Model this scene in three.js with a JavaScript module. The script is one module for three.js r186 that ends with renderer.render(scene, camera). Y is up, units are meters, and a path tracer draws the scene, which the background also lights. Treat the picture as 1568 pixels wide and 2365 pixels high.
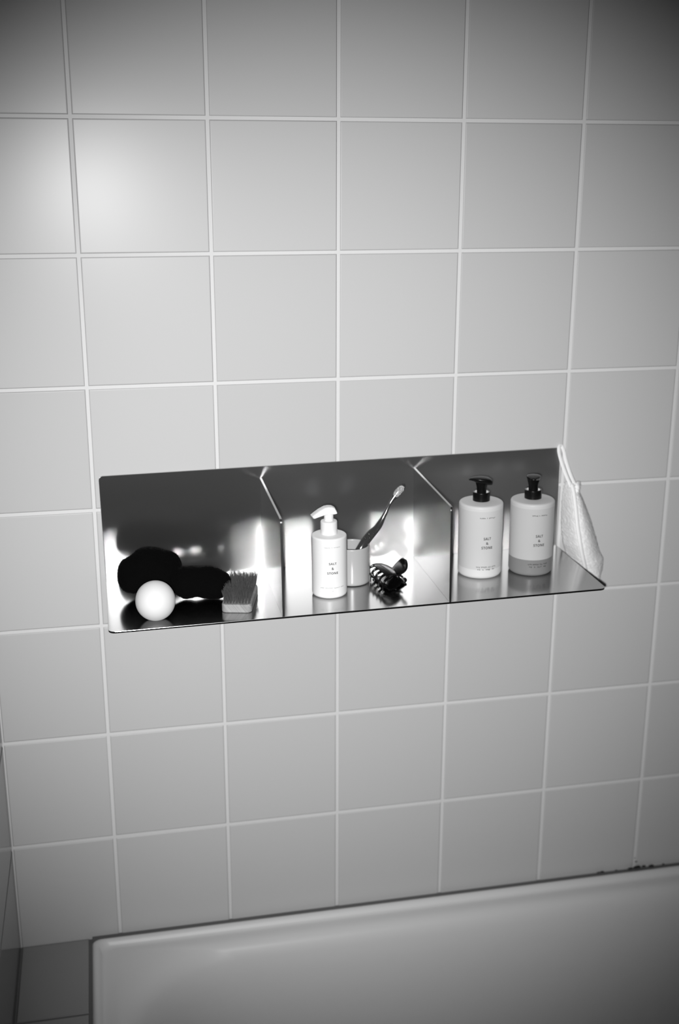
import * as THREE from 'three';
import { mergeGeometries, mergeVertices } from 'three/addons/utils/BufferGeometryUtils.js';
import { RoundedBoxGeometry } from 'three/addons/geometries/RoundedBoxGeometry.js';
import { MarchingCubes } from 'three/addons/objects/MarchingCubes.js';

// ---------------------------------------------------------------- camera, light, exposure
const scene = new THREE.Scene();
scene.background = new THREE.Color(0x000000);
const Y0 = 1.30;                                      // the height of the third tile joint above the floor
const EYE = new THREE.Vector3(-0.37583, 0.53131 + Y0, 1.80861);
const AX = new THREE.Vector3(0.97893275, 0.00250984, 0.2041675), AY = new THREE.Vector3(0.05662631, 0.9573646, -0.2832781), AZ = new THREE.Vector3(-0.19617372, 0.28887146, 0.93705344);
const camera = new THREE.PerspectiveCamera(48.1436, 1568 / 2365, 0.01, 30);
camera.position.copy(EYE);
camera.quaternion.setFromRotationMatrix(new THREE.Matrix4().makeBasis(AX, AY, AZ));
camera.focus = 1.68; camera.userData.fStop = 2.8;      // a hand-held snapshot, a little soft
scene.add(camera);

const renderer = new THREE.WebGLRenderer({ antialias: true });
renderer.toneMapping = THREE.LinearToneMapping;
renderer.toneMappingExposure = 32;
renderer.shadowMap.enabled = true;

// the flash of the camera: beside and below the lens, a beam with a soft edge
const FLASH = EYE.clone().addScaledVector(AX, -0.026).addScaledVector(AY, -0.036).addScaledVector(AZ, 0.012);
const flash = new THREE.SpotLight(0xffffff, 13.1 / 32, 0, THREE.MathUtils.degToRad(30.1), 1, 2);
flash.name = 'flash_beam';
flash.position.copy(FLASH).addScaledVector(AZ, -0.004);
flash.target.position.set(-0.015, -0.02 + Y0, 0);
flash.castShadow = true;
flash.shadow.radius = 0.5;
flash.shadow.mapSize.set(2048, 2048);
scene.add(flash, flash.target);
// ---------------------------------------------------------------- helpers
let seed = 7;
const rnd = () => { seed = (seed * 1664525 + 1013904223) >>> 0; return seed / 4294967296; };
const used = {};
function numbered(name) {
  const n = used[name] = (used[name] ?? -1) + 1;
  return n ? `${name}_${String(n).padStart(3, '0')}` : name;
}
const V = (x, y, z) => new THREE.Vector3(x, y, z);
function mesh(name, geo, mat, parent) {
  const m = new THREE.Mesh(geo, mat);
  m.castShadow = m.receiveShadow = true;
  m.name = name;
  (parent ?? scene).add(m);
  return m;
}
function part(name, geo, mat, parent, label) { const m = mesh(numbered(name), geo, mat, parent); if (label) m.userData.label = label; return m; }
function thing(name, label, category, group) {
  const o = new THREE.Group(); o.name = numbered(name); scene.add(o);
  o.userData = { label, category };
  if (group) o.userData.group = group;
  return o;
}
function struct(name, geo, mat) { const m = mesh(name, geo, mat); m.userData.kind = 'structure'; return m; }
function box(x0, x1, y0, y1, z0, z1) { const g = new THREE.BoxGeometry(x1 - x0, y1 - y0, z1 - z0); g.translate((x0 + x1) / 2, (y0 + y1) / 2, (z0 + z1) / 2); return g; }
function geo(pos, idx, uv) {
  const g = new THREE.BufferGeometry();
  g.setAttribute('position', new THREE.Float32BufferAttribute(pos, 3));
  if (uv) g.setAttribute('uv', new THREE.Float32BufferAttribute(uv, 2));
  g.setIndex(idx); g.computeVertexNormals();
  return g;
}
// rings of equal length joined into a skin, closed at either end if asked
function skin(rings, capStart = true, capEnd = true) {
  const pos = [], idx = [], n = rings[0].length;
  for (const r of rings) for (const p of r) pos.push(p.x, p.y, p.z);
  for (let i = 0; i + 1 < rings.length; i++) for (let j = 0; j < n; j++) {
    const a = i * n + j, b = i * n + (j + 1) % n, c = a + n, d = b + n;
    idx.push(a, b, c, b, d, c);
  }
  const cap = (r, k, flip) => {
    const c = new THREE.Vector3(); r.forEach(p => c.add(p)); c.divideScalar(n);
    pos.push(c.x, c.y, c.z); const m = pos.length / 3 - 1;
    for (let j = 0; j < n; j++) { const a = k * n + j, b = k * n + (j + 1) % n; flip ? idx.push(m, b, a) : idx.push(m, a, b); }
  };
  if (capStart) cap(rings[0], 0, true);
  if (capEnd) cap(rings[rings.length - 1], rings.length - 1, false);
  return geo(pos, idx);
}
function lathe(pts, seg = 64) { return new THREE.LatheGeometry(pts.map(p => new THREE.Vector2(p[0], p[1])), seg); }
function arcPts(cx, cy, r, a0, a1, n) { const o = []; for (let i = 0; i <= n; i++) { const a = a0 + (a1 - a0) * i / n; o.push([cx + r * Math.cos(a), cy + r * Math.sin(a)]); } return o; }
// a tube along a curve whose section may change: size(t) -> [half width, half thickness], up = which way the thickness points
function sweep(curve, nSeg, nRound, size, up = V(0, 0, 1)) {
  const rings = [];
  for (let i = 0; i <= nSeg; i++) {
    const t = i / nSeg, p = curve.getPointAt(t), tan = curve.getTangentAt(t), side = new THREE.Vector3().crossVectors(tan, up).normalize(), nor = new THREE.Vector3().crossVectors(side, tan).normalize();
    const [w, h] = size(t), r = [];
    for (let j = 0; j < nRound; j++) { const a = -j / nRound * Math.PI * 2; r.push(p.clone().addScaledVector(side, Math.cos(a) * w).addScaledVector(nor, Math.sin(a) * h)); }
    rings.push(r);
  }
  return skin(rings);
}
// value noise in space, for lumps and fuzz
function hash(x, y, z) { let h = (x * 374761393 + y * 668265263 + z * 2147483647) | 0; h = Math.imul(h ^ (h >>> 13), 1274126177); return ((h ^ (h >>> 16)) >>> 0) / 4294967296; }
function noise(x, y, z) {
  const xi = Math.floor(x), yi = Math.floor(y), zi = Math.floor(z), s = t => t * t * (3 - 2 * t), u = s(x - xi), v = s(y - yi), w = s(z - zi);
  const L = (a, b, t) => a + (b - a) * t, c = (i, j, k) => hash(xi + i, yi + j, zi + k);
  return L(L(L(c(0, 0, 0), c(1, 0, 0), u), L(c(0, 1, 0), c(1, 1, 0), u), v), L(L(c(0, 0, 1), c(1, 0, 1), u), L(c(0, 1, 1), c(1, 1, 1), u), v), w) * 2 - 1;
}
function displace(g, f) {
  g.computeVertexNormals();
  const p = g.attributes.position, n = g.attributes.normal;
  for (let i = 0; i < p.count; i++) {
    const d = f(p.getX(i), p.getY(i), p.getZ(i));
    p.setXYZ(i, p.getX(i) + n.getX(i) * d, p.getY(i) + n.getY(i) * d, p.getZ(i) + n.getZ(i) * d);
  }
  g.computeVertexNormals();
  return g;
}
const std = (lin, roughness, more = {}) => new THREE.MeshPhysicalMaterial({ color: new THREE.Color().setRGB(lin, lin, lin), roughness, ...more });
function noiseTexture(size, draw) {
  const data = new Uint8Array(size * size * 4);
  for (let y = 0; y < size; y++) for (let x = 0; x < size; x++) { const v = Math.max(0, Math.min(255, draw(x, y) * 255)), i = (y * size + x) * 4; data[i] = data[i + 1] = data[i + 2] = v; data[i + 3] = 255; }
  const t = new THREE.DataTexture(data, size, size);
  t.wrapS = t.wrapT = THREE.RepeatWrapping; t.magFilter = THREE.LinearFilter; t.minFilter = THREE.LinearMipmapLinearFilter; t.generateMipmaps = true; t.needsUpdate = true;
  return t;
}

// ---------------------------------------------------------------- materials
const tileMats = [0.535, 0.545, 0.555].map(c => std(c, 0.285, { specularIntensity: 0.30 }));
const groutMat = std(0.70, 0.85);
const ledgeMat = std(0.30, 0.38), shadedSideTileMats = [0.08, 0.083, 0.086].map(c => std(c, 0.12));  // left wall tiles: the dimness of grazing light is put into their colour
const plasterMat = std(0.16, 0.9), floorMat = std(0.08, 0.5), darkWallMat = std(0.07, 0.7);
// the back sheet is brushed up and down, so it scatters light sideways; the plate that things stand on is worn nearly to a mirror
const brushedMat = std(0.47, 0.45, { metalness: 1, anisotropy: 0.914 }), steelMat = std(0.47, 0.15, { metalness: 1 }), dividerMat = std(0.47, 0.26, { metalness: 1 });
const edgeMat = std(0.47, 0.20, { metalness: 1 });
const enamelMat = std(0.78, 0.42);
const sealMat = std(0.13, 0.6), mouldMat = std(0.02, 0.9);

// ---------------------------------------------------------------- the room
const XL = -0.574, XR = 1.30, ZF = 2.35, HC = 2.45, TUB = -0.797;
const T = 0.2, GAP = 0.0044, DEEP = 0.0013;
struct('wall_back', box(XL - 0.1, XR + 0.1, 0, HC, -0.10, -DEEP), groutMat);
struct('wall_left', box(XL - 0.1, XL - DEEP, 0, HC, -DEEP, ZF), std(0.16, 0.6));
struct('wall_right', box(XR, XR + 0.1, 0, HC, -DEEP, ZF), plasterMat);
struct('wall_front', box(XL - 0.1, XR + 0.1, 0, HC, ZF, ZF + 0.1), darkWallMat);
struct('floor', box(XL - 0.1, XR + 0.1, -0.1, 0, -0.1, ZF + 0.1), floorMat);
struct('ceiling', box(XL - 0.1, XR + 0.1, HC, HC + 0.1, -0.1, ZF + 0.1), plasterMat);
const wallBack = scene.getObjectByName('wall_back'), wallLeft = scene.getObjectByName('wall_left');

// a glazed tile: flat face with a softly rounded edge, standing on the joint bed; w by h, face at z = 0
const tileShapes = {};
function tileShape(w, h) {
  const key = `${w.toFixed(4)}_${h.toFixed(4)}`;
  if (tileShapes[key]) return tileShapes[key];
  const r = 0.0026, prof = [[0, -0.006, 0], [0, -r * 0.75, 0.05], [r * 0.35, -r * 0.28, 0.5], [r, 0, 1]];   // inset, height, share of the normal that looks forward
  const pos = [], nor = [], idx = [];
  const corner = d => [[-w / 2 + d, -h / 2 + d], [w / 2 - d, -h / 2 + d], [w / 2 - d, h / 2 - d], [-w / 2 + d, h / 2 - d]];
  for (let s = 0; s < 4; s++) {
    const out = [[0, -1], [1, 0], [0, 1], [-1, 0]][s], base = pos.length / 3;
    for (const [d, z, f] of prof) {
      const c = corner(d), a = c[s], b = c[(s + 1) % 4], q = Math.sqrt(1 - f * f);
      pos.push(a[0], a[1], z, b[0], b[1], z);
      for (let k = 0; k < 2; k++) nor.push(out[0] * q, out[1] * q, f);
    }
    for (let k = 0; k + 1 < prof.length; k++) { const i = base + 2 * k; idx.push(i, i + 1, i + 2, i + 1, i + 3, i + 2); }
  }
  const c = corner(r), base = pos.length / 3;
  c.forEach(p => { pos.push(p[0], p[1], 0); nor.push(0, 0, 1); });
  idx.push(base, base + 1, base + 2, base, base + 2, base + 3);
  const g = new THREE.BufferGeometry();
  g.setAttribute('position', new THREE.Float32BufferAttribute(pos, 3)); g.setAttribute('normal', new THREE.Float32BufferAttribute(nor, 3)); g.setIndex(idx);
  return tileShapes[key] = g;
}
const rows = [TUB - 0.012, -0.6, -0.4, -0.2, 0, 0.1995, 0.4013, 0.6, 0.8, 1.0, HC - Y0].map(y => y + Y0);
const cols = [XL]; for (let x = -0.4; x < XR - 0.05; x += T) cols.push(x); cols.push(XR);
for (let j = 0; j + 1 < rows.length; j++) for (let i = 0; i + 1 < cols.length; i++) {
  const x0 = cols[i] + (i ? GAP / 2 : 0.0012), x1 = cols[i + 1] - GAP / 2, y0 = rows[j] + (j ? GAP / 2 : 0), y1 = rows[j + 1] - GAP / 2;
  const t = part('wall_tile', tileShape(x1 - x0, y1 - y0), tileMats[Math.floor(rnd() * 3)], wallBack);
  t.position.set((x0 + x1) / 2, (y0 + y1) / 2, (rnd() - 0.5) * 0.0003);
  t.rotation.set((rnd() - 0.5) * 0.0035, (rnd() - 0.5) * 0.0035, (rnd() - 0.5) * 0.001);
}
const deep = [0, 0.4, 0.8, 1.2];
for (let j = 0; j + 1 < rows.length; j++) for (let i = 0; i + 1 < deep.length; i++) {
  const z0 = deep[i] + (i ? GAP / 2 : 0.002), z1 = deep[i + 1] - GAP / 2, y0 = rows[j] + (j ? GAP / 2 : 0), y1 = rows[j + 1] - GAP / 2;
  const t = part('wall_tile', tileShape(z1 - z0, y1 - y0), shadedSideTileMats[Math.floor(rnd() * 3)], wallLeft);
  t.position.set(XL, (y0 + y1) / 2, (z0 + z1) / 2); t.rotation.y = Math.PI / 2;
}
// the tiled ledge between the left wall and the head of the bathtub
const LX0 = XL + 0.002, LX1 = -0.4555, LY = TUB - 0.004 + Y0;
const ledge = struct('trim_1', box(XL, LX1, 0, LY - DEEP, 0.0004, 0.78), std(0.16, 0.8));
ledge.userData.label = 'low tiled ledge between left wall and bathtub';
const lz = [0.0015, 0.1955, 0.3955, 0.5955, 0.78];
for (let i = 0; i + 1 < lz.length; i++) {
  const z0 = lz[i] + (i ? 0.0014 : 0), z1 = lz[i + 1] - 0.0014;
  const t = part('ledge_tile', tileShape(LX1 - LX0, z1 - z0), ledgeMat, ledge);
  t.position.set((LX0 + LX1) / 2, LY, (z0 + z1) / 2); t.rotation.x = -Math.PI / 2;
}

// ---------------------------------------------------------------- bathtub
function roundRect(x0, x1, z0, z1, r, y) {
  const p = [], K = 14, S = 20;
  const cs = [[x1 - r, z1 - r, 0], [x0 + r, z1 - r, 90], [x0 + r, z0 + r, 180], [x1 - r, z0 + r, 270]];
  cs.forEach(([cx, cz, a0], k) => {
    for (let i = 0; i <= K; i++) { const a = THREE.MathUtils.degToRad(a0 + 90 * i / K); p.push(V(cx + r * Math.cos(a), y, cz + r * Math.sin(a))); }
    const [nx, nz, na] = cs[(k + 1) % 4], A = p[p.length - 1].clone(), b = THREE.MathUtils.degToRad(na), B = V(nx + r * Math.cos(b), y, nz + r * Math.sin(b));
    for (let i = 1; i < S; i++) p.push(A.clone().lerp(B, i / S));
  });
  return p;
}
const tub = thing('bathtub', 'white enamelled bathtub with a raised rolled rim along the tiled wall', 'bathtub');
{
  const X0 = -0.4505, X1 = 1.27, Z0 = 0.007, Z1 = 0.76, R = (d, y, r, dx = 0) => roundRect(X0 + d + dx, X1 - d - dx, Z0 + d, Z1 - d, r, TUB + Y0 + y);
  const rim = [R(0, -0.05, 0.012), R(0, -0.008, 0.012), R(0.001, -0.004, 0.012), R(0.0035, -0.001, 0.013), R(0.007, 0, 0.014), R(0.0105, -0.0010, 0.015), R(0.0135, -0.0036, 0.016), R(0.0158, -0.0072, 0.017), R(0.0185, -0.0098, 0.019), R(0.023, -0.0106, 0.022), R(0.029, -0.0098, 0.03),
    R(0.038, -0.0092, 0.06), R(0.046, -0.0100, 0.11), R(0.053, -0.0130, 0.15), R(0.060, -0.0205, 0.18), R(0.067, -0.036, 0.195, 0.001)];
  const basin = [R(0.075, -0.07, 0.20, 0.004), R(0.085, -0.13, 0.20, 0.012), R(0.100, -0.22, 0.19, 0.03), R(0.120, -0.31, 0.175, 0.06), R(0.145, -0.36, 0.155, 0.10), R(0.185, -0.395, 0.13, 0.14), R(0.24, -0.41, 0.10, 0.18), R(0.32, -0.415, 0.04, 0.22)];
  const all = skin([...rim, ...basin].reverse(), true, false), ids = Array.from(all.index.array), cut = ids.length - (rim.length - 1) * rim[0].length * 6 - rim[0].length * 3;
  const shareOf = (from, to) => { const g = new THREE.BufferGeometry(); g.setAttribute('position', all.attributes.position); g.setAttribute('normal', all.attributes.normal); g.setIndex(ids.slice(from, to)); return g; };
  const split = ids.length - rim[0].length * 3;       // the closing cap comes last
  part('rim', shareOf(cut, split), enamelMat, tub);
  const gBasin = shareOf(0, cut); gBasin.setIndex([...ids.slice(0, cut), ...ids.slice(split)]);
  part('basin', gBasin, enamelMat, tub);
  part('apron', skin([roundRect(X0, X1, Z0, Z1, 0.012, TUB + Y0 - 0.05), roundRect(X0, X1, Z0, Z1, 0.012, 0)], false, false), enamelMat, tub);
}
// grey sealant where the tub meets the wall, with black mould at its right end
const seal = struct('trim_2', box(-0.4500, 1.27, TUB + Y0 - 0.012, TUB + Y0 - 0.0015, -0.004, 0.008), sealMat);
part('sealant_corner', box(LX1 - 0.002, -0.4485, TUB + Y0 - 0.03, TUB + Y0 - 0.0065, 0, 0.76), sealMat, seal);
seal.userData.label = 'grey sealant bead between bathtub and tiles';
for (const [x, y, z, s] of [[0.604, 0.0035, 0.005, 1.5], [0.59, 0.003, 0.006, 1.1], [0.618, 0.004, 0.005, 0.9], [0.634, 0.003, 0.006, 1.2], [0.6035, 0.013, 0.0002, 0.6], [0.6, 0.0215, 0.0002, 0.35], [0.66, 0.0035, 0.006, 0.6], [0.53, 0.0035, 0.006, 0.9], [0.522, 0.0035, 0.006, 0.6], [0.56, 0.0035, 0.006, 0.5]]) {
  const g = new THREE.IcosahedronGeometry(0.0032 * s, 2); g.scale(1.7, 0.6, 0.5); displace(g, (a, b, c) => noise(a * 900 + x * 99, b * 900, c * 900) * 0.0008 * s);
  g.translate(x, TUB + Y0 + y, z); part('mould_spot', g, mouldMat, seal);
}

// ---------------------------------------------------------------- the steel shelf; its own frame: y up the wall, z out of it
const ROLL = 0.0136, PITCH = 0.0113, XC = 0.0005, ZP = 0.006, YT = 0.0631, YB = -0.114, HW = 0.3901, D = 0.2144;
const top = z => YB - PITCH * (z - ZP);
const toWorld = (x, y, z) => V(XC + Math.cos(ROLL) * x - Math.sin(ROLL) * y, Math.sin(ROLL) * x + Math.cos(ROLL) * y + Y0, z);
function stand(o, x, z, turn = 0, lift = 0) { o.position.copy(toWorld(x, top(z) + lift, z)); o.rotation.set(PITCH, turn, ROLL, 'ZXY'); return o; }
const flatUV = g => { const p = g.attributes.position, u = new Float32Array(p.count * 2); for (let i = 0; i < p.count; i++) { u[2 * i] = p.getX(i) + p.getZ(i) * 0.37; u[2 * i + 1] = p.getY(i) + p.getZ(i) * 0.21; } g.setAttribute('uv', new THREE.BufferAttribute(u, 2)); return g; };
const shelf = thing('steel_shelf', 'long brushed steel wall shelf with two upright dividers and three compartments', 'shelf');
shelf.position.set(XC, Y0, 0); shelf.rotation.z = ROLL;
{
  const TH = 0.0016, rc = 0.007;
  const s = new THREE.Shape();                        // back panel, both upper corners rounded
  s.moveTo(-HW, YB - TH); s.lineTo(HW, YB - TH); s.lineTo(HW, YT - rc); s.absarc(HW - rc, YT - rc, rc, 0, Math.PI / 2); s.lineTo(-HW + rc, YT); s.absarc(-HW + rc, YT - rc, rc, Math.PI / 2, Math.PI); s.lineTo(-HW, YB - TH);
  const gp = new THREE.ExtrudeGeometry(s, { depth: TH - 0.0006, bevelEnabled: true, bevelThickness: 0.0003, bevelSize: 0.0003, bevelOffset: -0.0003, bevelSegments: 2, curveSegments: 10 });
  gp.translate(0, 0, ZP - TH + 0.0003);
  part('back_panel', flatUV(gp), brushedMat, shelf);
  const f = new THREE.Shape(), rf = 0.011, L = D;     // base plate, both front corners rounded
  f.moveTo(-HW, 0); f.lineTo(HW, 0); f.lineTo(HW, L - rf); f.absarc(HW - rf, L - rf, rf, 0, Math.PI / 2); f.lineTo(-HW + rf, L); f.absarc(-HW + rf, L - rf, rf, Math.PI / 2, Math.PI); f.lineTo(-HW, 0);
  const gb = new THREE.ExtrudeGeometry(f, { depth: TH + 0.0004, bevelEnabled: true, bevelThickness: 0.0005, bevelSize: 0.0005, bevelOffset: -0.0005, bevelSegments: 2, curveSegments: 10 });
  flatUV(gb); gb.translate(0, 0, -0.0005); gb.rotateX(Math.PI / 2);   // shape y -> z, depth goes down
  gb.translate(0, 0, 0);
  const base = part('base_plate', gb, steelMat, shelf);
  base.position.set(0, YB - 0.001, ZP - 0.0004); base.rotation.x = PITCH;
  for (const x of [-0.1305, 0.1305]) {                // dividers: shape drawn in (z, y)
    const d = new THREE.Shape(), zf = ZP + D - 0.001, yf = 0.037, yj = 0.0436, r = 0.007;
    d.moveTo(ZP, top(ZP)); d.lineTo(zf, top(zf)); d.lineTo(zf, yf - r); d.absarc(zf - r, yf - r, r, 0, Math.PI / 2 + 0.03); d.lineTo(ZP, yj); d.lineTo(ZP, top(ZP));
    const gd = new THREE.ExtrudeGeometry(d, { depth: 0.0026, bevelEnabled: true, bevelThickness: 0.0004, bevelSize: 0.0004, bevelOffset: -0.0004, bevelSegments: 3, curveSegments: 8 });
    flatUV(gd);
    gd.rotateY(-Math.PI / 2); gd.translate(0.0013, 0, 0);
    const dv = part('divider', gd, dividerMat, shelf); dv.position.x = x;
    const zt = zf - r, len = Math.hypot(zt - ZP, yf - yj), ge = new THREE.BoxGeometry(0.0030, 0.0003, len);
    const st = part('top_edge', ge, edgeMat, dv, 'polished top edge of the divider');
    st.position.set(0, (yf + yj) / 2 + 0.0001, (zt + ZP) / 2); st.rotation.x = Math.atan2(yj - yf, zt - ZP);
  }
}

// ---------------------------------------------------------------- bottles
function printTexture(base, draw) {                   // the whole skin of the body once round: u round, v up
  const c = document.createElement('canvas'); c.width = 2048; c.height = 1024;
  const g = c.getContext('2d'); g.fillStyle = base; g.fillRect(0, 0, 2048, 1024); draw(g);
  const t = new THREE.CanvasTexture(c); t.colorSpace = THREE.SRGBColorSpace; t.anisotropy = 8; t.magFilter = THREE.LinearFilter; return t;
}
// words too small to read in the photograph stay unreadable strokes
function strokes(g, cx, y, w, h, words) {
  const total = words.reduce((a, b) => a + b, 0) + (words.length - 1) * 1.2, step = w / total; let x = cx - w / 2;
  for (const n of words) { for (let k = 0; k < n; k++) { g.fillRect(x + step * 0.12, y + (rnd() < 0.3 ? h * 0.3 : 0), step * (0.35 + rnd() * 0.3), h * (0.6 + 0.4 * rnd())); g.fillRect(x + step * 0.12, y + (rnd() < 0.5 ? 0 : h * 0.75), step * 0.75, h * 0.22); x += step; } x += step * 1.2; }
}
function bottleBody(r, h, y0, y1, rb, rt, hs, rn) {   // outline from y0 to y1 (part of the body between base and shoulder)
  const full = [[0.0005, 0.0006], [r - rb - 0.002, 0.0006], ...arcPts(r - rb, rb, rb, -Math.PI / 2, 0, 8)];
  const p = [];
  if (y0 <= 0) p.push(...full); else p.push([r, y0]);
  const n = 10; for (let i = 1; i < n; i++) { const y = Math.max(y0, rb) + (Math.min(y1, h - rt) - Math.max(y0, rb)) * i / n; p.push([r, y]); }
  if (y1 >= h) p.push(...arcPts(r - rt, h - rt, rt, 0, Math.PI / 2, 10), [r * 0.7, h + hs * 0.35], [rn + 0.002, h + hs * 0.8], [rn, h + hs]); else p.push([r, y1]);
  const g = lathe(p, 96), pa = g.attributes.position, uv = g.attributes.uv;
  for (let i = 0; i < pa.count; i++) uv.setY(i, pa.getY(i) / h);
  g.rotateY(Math.PI);                                 // lathe starts at +z: turn the seam to the back, the front becomes u = 0.5
  return g;
}
function loft2(sections) { return skin(sections.map(([u, yb, yt, wb, wt]) => { // sections across the nozzle axis (x = u): bottom and top height, half widths there
  const p = [], n = 24; for (let j = 0; j < n; j++) { const a = j / n * Math.PI * 2, c = Math.cos(a), s = Math.sin(a), e = (v, k) => Math.sign(v) * Math.pow(Math.abs(v), k), y = (yb + yt) / 2 + (yt - yb) / 2 * e(s, 0.7), w = wb + (wt - wb) * (e(s, 0.7) + 1) / 2; p.push(V(u, y, w * e(c, 0.75))); } return p; })); }
const blackPlastic = std(0.004, 0.30, { specularIntensity: 0.5 }), whitePlastic = std(0.83, 0.42), clearPlastic = std(0.85, 0.15);

function washBottle(label, bodyLin, lowLin, lowY, shoulderLin, yawPump, draw) {
  const r = 0.0358, h = 0.1233, o = thing('wash_bottle', label, 'bottle', 'black-pump body wash bottles in the right compartment');
  const grey = v => { const s = Math.round(255 * (v <= 0.0031308 ? v * 12.92 : 1.055 * Math.pow(v, 1 / 2.4) - 0.055)); return `rgb(${s},${s},${s})`; };
  const shoulderY = h - 0.008;
  const tex = printTexture(grey(bodyLin), g => {
    g.fillStyle = grey(shoulderLin); g.fillRect(0, 0, 2048, 1024 * (1 - shoulderY / h));
    g.fillStyle = grey(lowLin); g.fillRect(0, 1024 * (1 - lowY / h), 2048, 1024); draw(g);
  });
  const skinMat = new THREE.MeshPhysicalMaterial({ map: tex, roughness: 0.88, ior: 1.45, transmission: 0.38, thickness: 0, clearcoat: 0.5, clearcoatRoughness: 0.35 });
  part('body', bottleBody(r, h, lowY, h, 0.006, 0.004, 0.0018, 0.0125), skinMat, o);
  part('liquid_base', bottleBody(r, h, 0, lowY, 0.006, 0.004, 0, 0.0125), skinMat, o);
  const pump = new THREE.Group(); pump.name = numbered('pump'); o.add(pump); pump.rotation.y = yawPump;
  part('collar', lathe([[0.0125, 0.1232], [0.0137, 0.1232], [0.0139, 0.1238], [0.0139, 0.1380], [0.0133, 0.1393], [0.0124, 0.1394], [0.0120, 0.1388], [0.0120, 0.1350], [0.0005, 0.1350]], 48), blackPlastic, pump);
  part('lock_ring', lathe([[0.0086, 0.1352], [0.0119, 0.1352], [0.0119, 0.1388], [0.0114, 0.1391], [0.0109, 0.1388], [0.0106, 0.1360], [0.0086, 0.1358]], 40), clearPlastic, pump, 'pale ring inside the black collar');
  part('pump_head', mergeGeometries([lathe([[0.0078, 0.1355], [0.0080, 0.146], [0.0088, 0.150], [0.0102, 0.1545], [0.0098, 0.158]], 32).deleteAttribute('uv'),
    loft2([[-0.0170, 0.1525, 0.1565, 0.0030, 0.0042], [-0.0160, 0.1502, 0.1590, 0.0062, 0.0090], [-0.0120, 0.1500, 0.1618, 0.0078, 0.0122], [-0.005, 0.1510, 0.1634, 0.0086, 0.0134], [0.003, 0.1515, 0.1640, 0.0082, 0.0132], [0.0085, 0.1540, 0.1639, 0.0060, 0.0112], [0.0140, 0.1572, 0.1633, 0.0042, 0.0078], [0.0190, 0.1586, 0.1624, 0.0030, 0.0050], [0.0208, 0.1588, 0.1616, 0.0024, 0.0036]])]), blackPlastic, pump);
  return o;
}
const ink = 'rgb(52,52,52)';
function frontText(g, r, h, rowsOf) {                 // rowsOf: [text, height of its middle, cap height, width, weight]
  const pxU = 2048 / (2 * Math.PI * r), pxV = 1024 / h;
  g.textAlign = 'center'; g.textBaseline = 'middle';
  for (const [text, y, cap, w, font] of rowsOf) {
    g.save(); g.translate(1024, 1024 * (1 - y / h)); g.fillStyle = ink;
    if (Array.isArray(text)) { g.scale(1, pxV / pxU); g.fillStyle = font; strokes(g, 0, -cap / 2 * pxU, w * pxU, cap * pxU, text); }
    else { g.font = `${font ?? ''} 100px sans-serif`; const m = g.measureText(text).width || 60 * text.length; g.scale(w * pxU / m, cap * pxV / 72); g.fillText(text, 0, 0); }
    g.restore();
  }
}
const washText = (tone) => g => frontText(g, 0.0358, 0.1233, [[[6, 1, 7], 0.1045, 0.0016, 0.026, tone], ['SALT', 0.0697, 0.0043, 0.0126, 'bold'], ['&', 0.0618, 0.0042, 0.0042, 'bold'], ['STONE', 0.0542, 0.0043, 0.0192, 'bold'], [[5, 8, 4, 6], 0.0212, 0.0021, 0.034, tone], [[2, 1, 3, 2], 0.0168, 0.0019, 0.030, tone]]);
const bw1 = washBottle('fuller clear wash bottle with black pump, first right of the second divider', 0.80, 0.95, 0.0165, 0.88, Math.PI - 0.12, washText('rgb(95,95,95)'));
stand(bw1, 0.2159, 0.1032);
const bw2 = washBottle('half-empty wash bottle with black pump and dark liquid at its base, nearest the mitt', 0.70, 0.30, 0.0285, 0.80, -Math.PI / 2 - 0.38, washText('rgb(58,58,58)'));
stand(bw2, 0.3019, 0.1101);

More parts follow.
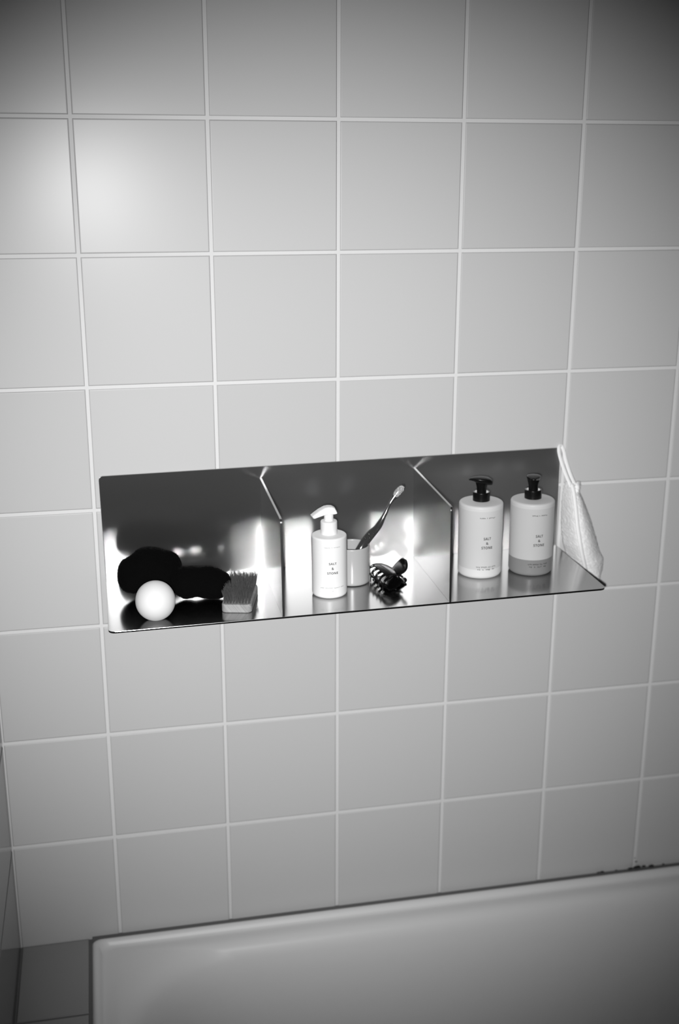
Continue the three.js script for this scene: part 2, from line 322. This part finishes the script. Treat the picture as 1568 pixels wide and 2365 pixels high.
const lotion = thing('lotion_bottle', 'opaque white lotion bottle with white pump standing before the toothbrush cup', 'bottle');
{
  const r = 0.0277, h = 0.0988;
  const tex = printTexture('rgb(236,236,236)', g => frontText(g, r, h, [[[6, 1, 7], 0.0849, 0.0014, 0.026, 'rgb(175,175,175)'], ['SALT', 0.0587, 0.0036, 0.0126, 'bold'], ['&', 0.0508, 0.0038, 0.0038, 'bold'], ['STONE', 0.0432, 0.0036, 0.0182, 'bold'], [[5, 9, 8, 5], 0.0187, 0.0015, 0.040, 'rgb(165,165,165)'], [[1], 0.0134, 0.0014, 0.0015, 'rgb(165,165,165)']]));
  part('body', bottleBody(r, h, 0, h, 0.005, 0.003, 0.0016, 0.0125), new THREE.MeshPhysicalMaterial({ map: tex, roughness: 0.4 }), lotion);
  const pump = new THREE.Group(); pump.name = numbered('pump'); lotion.add(pump); pump.rotation.y = 0.06;
  const rib = [[0.0120, 0.0990], [0.0128, 0.0992], [0.0131, 0.1000], [0.0131, 0.1188], [0.0122, 0.1208], [0.0078, 0.1212], [0.0005, 0.1212]];
  part('collar', lathe(rib, 48), whitePlastic, pump);
  part('stem', lathe([[0.0073, 0.1205], [0.0073, 0.136], [0.0005, 0.136]], 32), whitePlastic, pump);
  const s = new THREE.Shape(); const P = [[-0.0283, 0.1312], [-0.0262, 0.1274], [-0.0238, 0.1268], [-0.0165, 0.1290], [-0.0085, 0.1310], [0.0080, 0.1312], [0.0118, 0.1318], [0.0128, 0.1334], [0.0112, 0.1375], [0.0088, 0.1420], [0.0050, 0.1441], [-0.0010, 0.1448], [-0.0070, 0.1440], [-0.0160, 0.1398], [-0.0240, 0.1345]];
  s.moveTo(...P[0]); P.slice(1).forEach(p => s.lineTo(...p)); s.closePath();
  const gh = new THREE.ExtrudeGeometry(s, { depth: 0.006, bevelEnabled: true, bevelThickness: 0.0045, bevelSize: 0.0018, bevelOffset: -0.0018, bevelSegments: 5 });
  gh.translate(0, 0, -0.003);
  part('pump_head', gh, whitePlastic, pump);
}
stand(lotion, -0.0442, 0.140);

// ---------------------------------------------------------------- cup and toothbrush
const cup = thing('toothbrush_cup', 'small pale grey ceramic cup behind the white lotion bottle', 'cup');
part('wall', lathe([[0.0005, 0.0005], [0.0255, 0.0005], [0.0277, 0.0022], [0.0281, 0.006], [0.0281, 0.0610], [0.0277, 0.0626], [0.0268, 0.0630], [0.0259, 0.0626], [0.0255, 0.061], [0.0252, 0.008], [0.0235, 0.0052], [0.0005, 0.0050]], 80), std(0.42, 0.30), cup);
stand(cup, 0.0021, 0.0966);

const brushT = thing('toothbrush', 'dark translucent toothbrush leaning to the right in the grey cup', 'toothbrush');
{
  const pts = [[-0.0135, -0.1075, 0.1035], [0.0035, -0.082, 0.1], [0.0185, -0.0565, 0.0972], [0.0335, -0.0405, 0.0915], [0.0475, -0.0300, 0.0850], [0.0600, -0.0105, 0.0818], [0.0700, 0.0085, 0.0800], [0.0800, 0.0215, 0.0790], [0.0935, 0.0360, 0.0780]].map(p => toWorld(...p));
  const at = pts[2].clone(); brushT.position.copy(at);
  const curve = new THREE.CatmullRomCurve3(pts.map(p => p.sub(at)));
  const keys = [[0, 3.2, 3], [0.1, 6.0, 4.2], [0.28, 7.2, 4.6], [0.45, 7.3, 4.4], [0.56, 5.6, 4], [0.68, 3.6, 3], [0.78, 2.3, 2.4], [0.83, 3.0, 2.2], [0.88, 5.2, 2.2], [0.93, 5.8, 2.2], [0.97, 5, 2.1], [0.992, 3, 1.6], [1, 1, 0.8]];
  const size = t => { let i = 0; while (i < keys.length - 2 && keys[i + 1][0] < t) i++; const a = keys[i], b = keys[i + 1], u = (t - a[0]) / (b[0] - a[0]), w = u * u * (3 - 2 * u); return [(a[1] + (b[1] - a[1]) * w) / 1000, (a[2] + (b[2] - a[2]) * w) / 1000]; };
  const handleMat = std(0.035, 0.12, { ior: 1.5 });
  part('handle', sweep(curve, 110, 20, size, V(-0.25, 0.28, 1)), handleMat, brushT);
  const bg = [], bmat = std(0.5, 0.7), hd = new THREE.Vector3(-0.25, 0.30, 1).normalize();
  for (let i = 0; i < 22; i++) for (let j = -5; j <= 5; j++) {
    const t = 0.875 + 0.105 * i / 21, w = size(t)[0] * 0.84 * Math.sqrt(Math.max(0, 1 - Math.pow((i - 10.5) / 12, 4))) * j / 5, p = curve.getPointAt(t), tan = curve.getTangentAt(t), side = new THREE.Vector3().crossVectors(tan, hd).normalize();
    const g = new THREE.CylinderGeometry(0.00048, 0.00046, 0.0075 + rnd() * 0.0006, 5); g.translate(0, 0.0039, 0);
    const dir = hd.clone().addScaledVector(side, (rnd() - 0.5) * 0.16).addScaledVector(tan, (rnd() - 0.5) * 0.16).normalize();
    g.applyQuaternion(new THREE.Quaternion().setFromUnitVectors(V(0, 1, 0), dir)); const q = p.clone().addScaledVector(side, w); g.translate(q.x, q.y, q.z); bg.push(g);
  }
  const b = part('bristles', mergeGeometries(bg), bmat, brushT); b.userData.kind = 'stuff';
  for (const [t, s] of [[0.40, -0.35], [0.425, 0.3], [0.45, -0.3], [0.475, 0.3]]) {
    const p = curve.getPointAt(t), tan = curve.getTangentAt(t), nor = V(-0.25, 0.28, 1).addScaledVector(tan, -tan.dot(V(-0.25, 0.28, 1))).normalize(), side = new THREE.Vector3().crossVectors(tan, nor).normalize(), g = new THREE.SphereGeometry(0.0021, 16, 12);
    const q = p.addScaledVector(side, s * size(t)[0]).addScaledVector(nor, size(t)[1] * 0.93); g.translate(q.x, q.y, q.z); part('grip_bump', g, handleMat, brushT);
  }
}

// ---------------------------------------------------------------- hair claw clip
const clip = thing('claw_clip', 'shiny black hair claw clip lying at the foot of the second divider', 'hair clip');
{
  const mat = std(0.003, 0.14, { ior: 1.40, specularIntensity: 0.6 });
  // local: x towards the finger grips, z along the hinge, y up. A jaw is a bent plate that ends in long teeth.
  function plate(path, zs, half) {                    // path of [x, y]; zs(k) -> [z0, z1] at that step
    const rings = [];
    path.forEach((p, k) => {
      const a = path[Math.max(0, k - 1)], b = path[Math.min(path.length - 1, k + 1)], l = Math.hypot(b[0] - a[0], b[1] - a[1]), nx = -(b[1] - a[1]) / l * half, ny = (b[0] - a[0]) / l * half, [z0, z1] = zs(k), r = [];
      for (let i = 0; i <= 6; i++) { const z = z0 + (z1 - z0) * i / 6, bow = 1 - Math.pow(2 * i / 6 - 1, 2); r.push(V(p[0] + nx, p[1] + ny + bow * 0.0016, z)); }
      for (let i = 6; i >= 0; i--) { const z = z0 + (z1 - z0) * i / 6, bow = 1 - Math.pow(2 * i / 6 - 1, 2); r.push(V(p[0] - nx, p[1] - ny + bow * 0.0016, z)); }
      rings.push(r);
    });
    return skin(rings);
  }
  function tooth(path, z, r0) { const c = new THREE.CatmullRomCurve3(path.map(p => V(p[0], p[1], z + (p[2] ?? 0)))); return sweep(c, 14, 8, t => [r0 * (1 - 0.72 * t), r0 * 0.8 * (1 - 0.72 * t)]); }
  const Z = 0.035;
  const upper = [plate([[0.004, 0.0165], [-0.004, 0.0215], [-0.012, 0.0245], [-0.020, 0.0245], [-0.026, 0.0225]], k => [-Z * (0.62 + 0.095 * k), Z * (0.62 + 0.095 * k)], 0.0012)];
  for (let k = -2; k <= 2; k++) upper.push(tooth([[-0.0245, 0.0232], [-0.032, 0.0195, k * 0.0008], [-0.0360, 0.0110, k * 0.0016], [-0.0365, 0.0015, k * 0.002]], k * 0.0150, 0.0028));
  part('upper_jaw', mergeGeometries(upper.map(g => { g.deleteAttribute('uv'); return g; })), mat, clip);
  const lower = [plate([[0.004, 0.0105], [-0.004, 0.0055], [-0.012, 0.0025], [-0.020, 0.0022], [-0.026, 0.0032]], k => [-Z * (0.62 + 0.095 * k), Z * (0.62 + 0.095 * k)], 0.0012)];
  for (let k = -2; k < 2; k++) lower.push(tooth([[-0.0245, 0.003], [-0.031, 0.0070], [-0.0352, 0.0135], [-0.0360, 0.0215]], k * 0.0150 + 0.0075, 0.0026));
  part('lower_jaw', mergeGeometries(lower.map(g => { g.deleteAttribute('uv'); return g; })), mat, clip);
  const ear = (pts, w) => { const c = new THREE.CatmullRomCurve3(pts.map(p => V(...p))); return sweep(c, 24, 16, t => [w * Math.pow(Math.max(0.02, Math.sin(Math.PI * (0.16 + 0.82 * t))), 0.42), 0.0018], V(0.4, -1, 0)); };
  part('finger_grip', ear([[-0.001, 0.0185, 0], [0.007, 0.0235, 0], [0.0130, 0.0300, 0], [0.0165, 0.0385, 0]], 0.0205), mat, clip);
  part('finger_grip', ear([[-0.001, 0.009, 0], [0.006, 0.0055, 0], [0.0125, 0.0030, 0], [0.0185, 0.0045, 0]], 0.0140), mat, clip);
  const hel = []; for (let i = 0; i <= 140; i++) { const a = i / 140 * Math.PI * 2 * 7; hel.push(V(0.004 + 0.0034 * Math.cos(a), 0.0135 + 0.0034 * Math.sin(a), -0.008 + 0.016 * i / 140)); }
  part('spring', new THREE.TubeGeometry(new THREE.CatmullRomCurve3(hel), 200, 0.0006, 6), std(0.75, 0.2, { metalness: 1 }), clip, 'bright steel hinge spring');
}
stand(clip, 0.0685, 0.120, 0.16);

// ---------------------------------------------------------------- black cloth bundle, white ball, wooden brush
const bundle = thing('plush_bundle', 'fuzzy black plush bundle of two lobes behind the white ball', 'cloth');
{
  const N = 72, mc = new MarchingCubes(N, new THREE.MeshBasicMaterial(), false, false, 400000);
  const cx = -0.285, cz = 0.105, half = 0.105, lobes = [[-0.346, 0.032, 0.088, 0.026], [-0.324, 0.050, 0.078, 0.030], [-0.310, 0.036, 0.088, 0.032], [-0.268, 0.028, 0.115, 0.027], [-0.236, 0.027, 0.118, 0.0265], [-0.222, 0.024, 0.124, 0.024], [-0.349, 0.046, 0.082, 0.02], [-0.293, 0.046, 0.08, 0.022]];
  mc.isolation = 0;
  for (let k = 0; k < N; k++) for (let j = 0; j < N; j++) for (let i = 0; i < N; i++) {
    const x = cx + (i / N * 2 - 1) * half, y = 0.035 + (j / N * 2 - 1) * half, z = cz + (k / N * 2 - 1) * half; let s = 0;
    for (const [a, b, c, r] of lobes) s += Math.exp(-28 * (Math.hypot(x - a, (y - b) * 1.12, z - c) - r) / 0.05 * 0.5);
    let d = Math.log(s) / (28 / 0.05 * 0.5);
    d = Math.min(d, y - 0.0015);                      // it lies on the plate
    mc.field[i + j * N + k * N * N] = d;
  }
  mc.update();
  const n = mc.count ?? mc.geometry.drawRange.count, p = Float32Array.from(mc.positionArray.subarray(0, n * 3));
  let g = new THREE.BufferGeometry(); g.setAttribute('position', new THREE.BufferAttribute(p, 3)); g.scale(half, half, half); g.translate(0, 0.035, 0);
  g = mergeVertices(g, 1e-5);
  displace(g, (x, y, z) => y < 0.004 ? 0 : noise(x * 60, y * 60, z * 60) * 0.0022 + noise(x * 420, y * 420, z * 420) * 0.0011);
  part('plush', g, std(0.002, 1, { sheen: 0.06, sheenRoughness: 0.6, sheenColor: new THREE.Color(0.2, 0.2, 0.2), specularIntensity: 0.1 }), bundle);
  // a fringe of short pile, far too many hairs to count
  const hair = new THREE.ConeGeometry(0.00012, 0.0014, 3, 1, true); hair.translate(0, 0.0005, 0);
  const pa = g.attributes.position, na = g.attributes.normal, count = 14000, im = new THREE.InstancedMesh(hair, std(0.004, 1, { specularIntensity: 0.1 }), count), q = new THREE.Quaternion(), M = new THREE.Matrix4();
  for (let i = 0; i < count; i++) {
    const k = Math.floor(rnd() * pa.count), d = V(na.getX(k) + (rnd() - 0.5), na.getY(k) + (rnd() - 0.5), na.getZ(k) + (rnd() - 0.5)).normalize(), y = pa.getY(k);
    im.setMatrixAt(i, M.compose(V(pa.getX(k), Math.max(y, 0.003), pa.getZ(k)), q.setFromUnitVectors(V(0, 1, 0), d), V(1, y < 0.006 ? 0.1 : 1, 1)));
  }
  im.name = numbered('pile'); im.userData.kind = 'stuff'; im.castShadow = im.receiveShadow = true; bundle.add(im);
  stand(bundle, cx, cz);
}
const ball = thing('white_ball', 'smooth white ball at the front of the left compartment', 'ball');
{
  const g = new THREE.SphereGeometry(0.0302, 64, 48);
  g.deleteAttribute('normal'); g.deleteAttribute('uv');
  const gg = mergeVertices(g, 1e-6);
  displace(gg, (x, y, z) => noise(x * 28 + 3, y * 28, z * 28) * 0.0007);
  gg.translate(0, 0.0300, 0);
  part('shell', gg, std(0.78, 0.6), ball);
}
stand(ball, -0.3184, 0.187);

const woodTex = noiseTexture(256, (x, y) => 0.72 + 0.05 * noise(x / 10, y / 90, 3) + 0.05 * noise(x / 4, y / 60, 8) + 0.05 * noise(x / 2, y / 6, 5));
woodTex.colorSpace = THREE.SRGBColorSpace;
const nail = thing('nail_brush', 'wooden nail brush with dark upright bristles left of the first divider', 'brush');
{
  const w = 0.046, l = 0.096, hB = 0.0135, s = new THREE.Shape(), r = 0.008;
  s.moveTo(-w / 2 + r, -l / 2); s.lineTo(w / 2 - r, -l / 2); s.absarc(w / 2 - r, -l / 2 + r, r, -Math.PI / 2, 0); s.lineTo(w / 2, l / 2 - 0.018); s.absarc(w / 2 - 0.018, l / 2 - 0.018, 0.018, 0, Math.PI / 2); s.lineTo(-w / 2 + 0.018, l / 2); s.absarc(-w / 2 + 0.018, l / 2 - 0.018, 0.018, Math.PI / 2, Math.PI); s.lineTo(-w / 2, -l / 2 + r); s.absarc(-w / 2 + r, -l / 2 + r, r, Math.PI, Math.PI * 1.5);
  const g = new THREE.ExtrudeGeometry(s, { depth: hB - 0.004, bevelEnabled: true, bevelThickness: 0.002, bevelSize: 0.002, bevelOffset: -0.002, bevelSegments: 4, curveSegments: 10 });
  g.translate(0, 0, 0.002);
  const p = g.attributes.position, u = new Float32Array(p.count * 2); for (let i = 0; i < p.count; i++) { u[2 * i] = p.getX(i) * 12 + p.getZ(i) * 9; u[2 * i + 1] = p.getY(i) * 12; } g.setAttribute('uv', new THREE.BufferAttribute(u, 2));
  g.rotateX(-Math.PI / 2);                            // shape y -> -z: the front end is +z
  part('handle', g, new THREE.MeshPhysicalMaterial({ map: woodTex, color: new THREE.Color().setRGB(0.62, 0.62, 0.62), roughness: 0.6 }), nail, 'pale wooden brush back');
  const bg = [];
  for (let i = 0; i < 9; i++) for (let j = 0; j < 17; j++) {
    const x = (-4 + i) / 4 * (w / 2 - 0.0048), z = (-8 + j) / 8 * (l / 2 - 0.006), lx = (rnd() - 0.5) * 0.16, lz = (rnd() - 0.5) * 0.16;
    for (let k = 0; k < 11; k++) {
      const a = rnd() * 6.283, q = 0.0014 * Math.sqrt(rnd()), c = new THREE.CylinderGeometry(0.00016, 0.0003, 0.0185 + rnd() * 0.004, 5), h2 = c.parameters.height / 2;
      c.translate(0, h2, 0); c.rotateX(lz + (rnd() - 0.5) * 0.22 + 0.07 * z / 0.04); c.rotateZ(lx + (rnd() - 0.5) * 0.22 - 0.08 * x / 0.02); c.translate(x + q * Math.cos(a), hB - 0.0006, z + q * Math.sin(a)); c.deleteAttribute('uv'); bg.push(c);
    }
  }
  const b = part('bristles', mergeGeometries(bg), std(0.07, 0.5), nail); b.userData.kind = 'stuff';
}
stand(nail, -0.186, 0.143, -0.26);

// ---------------------------------------------------------------- bath mitt on its loop at the right end
const mitt = thing('bath_mitt', 'pale terry bath mitt hanging by its loop from the right end of the steel shelf', 'mitt');
{
  const at = toWorld(0.405, 0.0, 0.03); mitt.position.copy(at); mitt.rotation.z = ROLL;
  const rel = (x, y, z) => V(x - 0.405, y, z - 0.03);
  // outline in steps down the mitt: y, left x, ridge x, right x, depth of the ridge
  const st = [[0.004, 0.3985, 0.404, 0.4090, 0.030], [-0.004, 0.3950, 0.4052, 0.4180, 0.036], [-0.016, 0.3935, 0.4062, 0.4252, 0.040], [-0.032, 0.3930, 0.4075, 0.4335, 0.044], [-0.050, 0.3930, 0.4090, 0.4415, 0.047], [-0.068, 0.3935, 0.4110, 0.4490, 0.049], [-0.088, 0.3955, 0.4148, 0.4560, 0.050], [-0.108, 0.3990, 0.4190, 0.4628, 0.050], [-0.128, 0.4050, 0.4250, 0.4690, 0.048], [-0.142, 0.4110, 0.4300, 0.4770, 0.045], [-0.150, 0.4170, 0.4330, 0.4775, 0.042], [-0.164, 0.4300, 0.4400, 0.4765, 0.038], [-0.176, 0.4520, 0.4560, 0.4720, 0.034]];
  const lerp = t => { const f = t * (st.length - 1), i = Math.min(st.length - 2, Math.floor(f)), u = f - i; return st[i].map((v, k) => v + (st[i + 1][k] - v) * u); };
  const bump = (x, y, z) => noise(x * 420, y * 420, z * 420) * 0.0005 + noise(x * 950, y * 950, z * 950) * 0.0009;
  const face = (side) => {                            // one face from the ridge seam to the outer edge, round the back and again to the seam
    const rings = [], n = 160;
    for (let i = 0; i <= n; i++) {
      const [y, xl, xr, xe, zr] = lerp(i / n), r = [], K = 26, e = side < 0 ? xl : xe, zb = 0.010;
      for (let j = 0; j <= K; j++) { const u = j / K, bul = Math.sin(Math.PI * u); r.push(rel(xr + (e - xr) * Math.pow(u, 0.85), y, zr - (zr - zb - 0.006) * Math.pow(u, 1.5) + bul * 0.0035)); }
      for (let j = 1; j <= 10; j++) { const u = j / 10; r.push(rel(e + (xr - e) * u, y, zb + 0.006 - 0.006 * Math.sin(Math.PI * u / 2))); }
      if (side > 0) r.reverse();
      rings.push(r);
    }
    const g = skin(rings); displace(g, bump); return g;
  };
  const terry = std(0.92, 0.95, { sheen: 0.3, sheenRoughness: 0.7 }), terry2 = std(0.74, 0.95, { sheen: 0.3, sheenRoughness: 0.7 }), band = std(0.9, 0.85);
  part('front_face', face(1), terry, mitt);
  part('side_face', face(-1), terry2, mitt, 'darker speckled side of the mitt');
  const seam = new THREE.CatmullRomCurve3(Array.from({ length: 20 }, (_, i) => { const [y, , xr, , zr] = lerp(i / 19 * 0.97); return rel(xr - 0.001, y, zr + 0.0012); }));
  part('seam_binding', sweep(seam, 80, 14, () => [0.0036, 0.0024], V(0.2, 0, 1)), band, mitt);
  const loop = new THREE.CatmullRomCurve3([[0.4045, -0.006, 0.034], [0.3985, 0.012, 0.024], [0.3925, 0.034, 0.0130], [0.3880, 0.051, 0.0092], [0.3865, 0.0590, 0.0088], [0.3880, 0.0650, 0.0060], [0.3925, 0.0660, 0.0030], [0.3960, 0.0600, 0.0045], [0.4005, 0.040, 0.0085], [0.4060, 0.018, 0.0170], [0.4100, 0.002, 0.030]].map(p => rel(...p)));
  part('loop', sweep(loop, 120, 12, () => [0.0033, 0.0013], V(0.1, 0.25, 1)), band, mitt, 'white woven hanging loop');
  const tab = new THREE.CatmullRomCurve3([[0.412, -0.010, 0.036], [0.4140, 0.000, 0.030], [0.4195, 0.002, 0.022], [0.4225, -0.006, 0.016], [0.423, -0.016, 0.014]].map(p => rel(...p)));
  part('cuff_fold', displace(sweep(tab, 40, 12, t => [0.004, 0.003], V(0, 0.3, 1)), bump), terry, mitt);
}

// ---------------------------------------------------------------- the flash unit that lights the picture (behind the viewpoint)
const unit = thing('camera_flash', 'small camera flash at the viewpoint that lights the tiled wall', 'flash');
{
  unit.position.copy(FLASH); unit.quaternion.setFromRotationMatrix(new THREE.Matrix4().makeBasis(AX, AY, AZ));
  const g = new RoundedBoxGeometry(0.030, 0.020, 0.024, 3, 0.003); g.translate(0, 0, 0.0145);
  part('housing', g, std(0.02, 0.5), unit);
  const w = new RoundedBoxGeometry(0.022, 0.012, 0.003, 2, 0.001); w.translate(0, 0, 0.0015);
  part('flash_window', w, std(0.8, 0.4, { emissive: new THREE.Color(1, 1, 1), emissiveIntensity: 0.5 }), unit);
}

renderer.render(scene, camera);
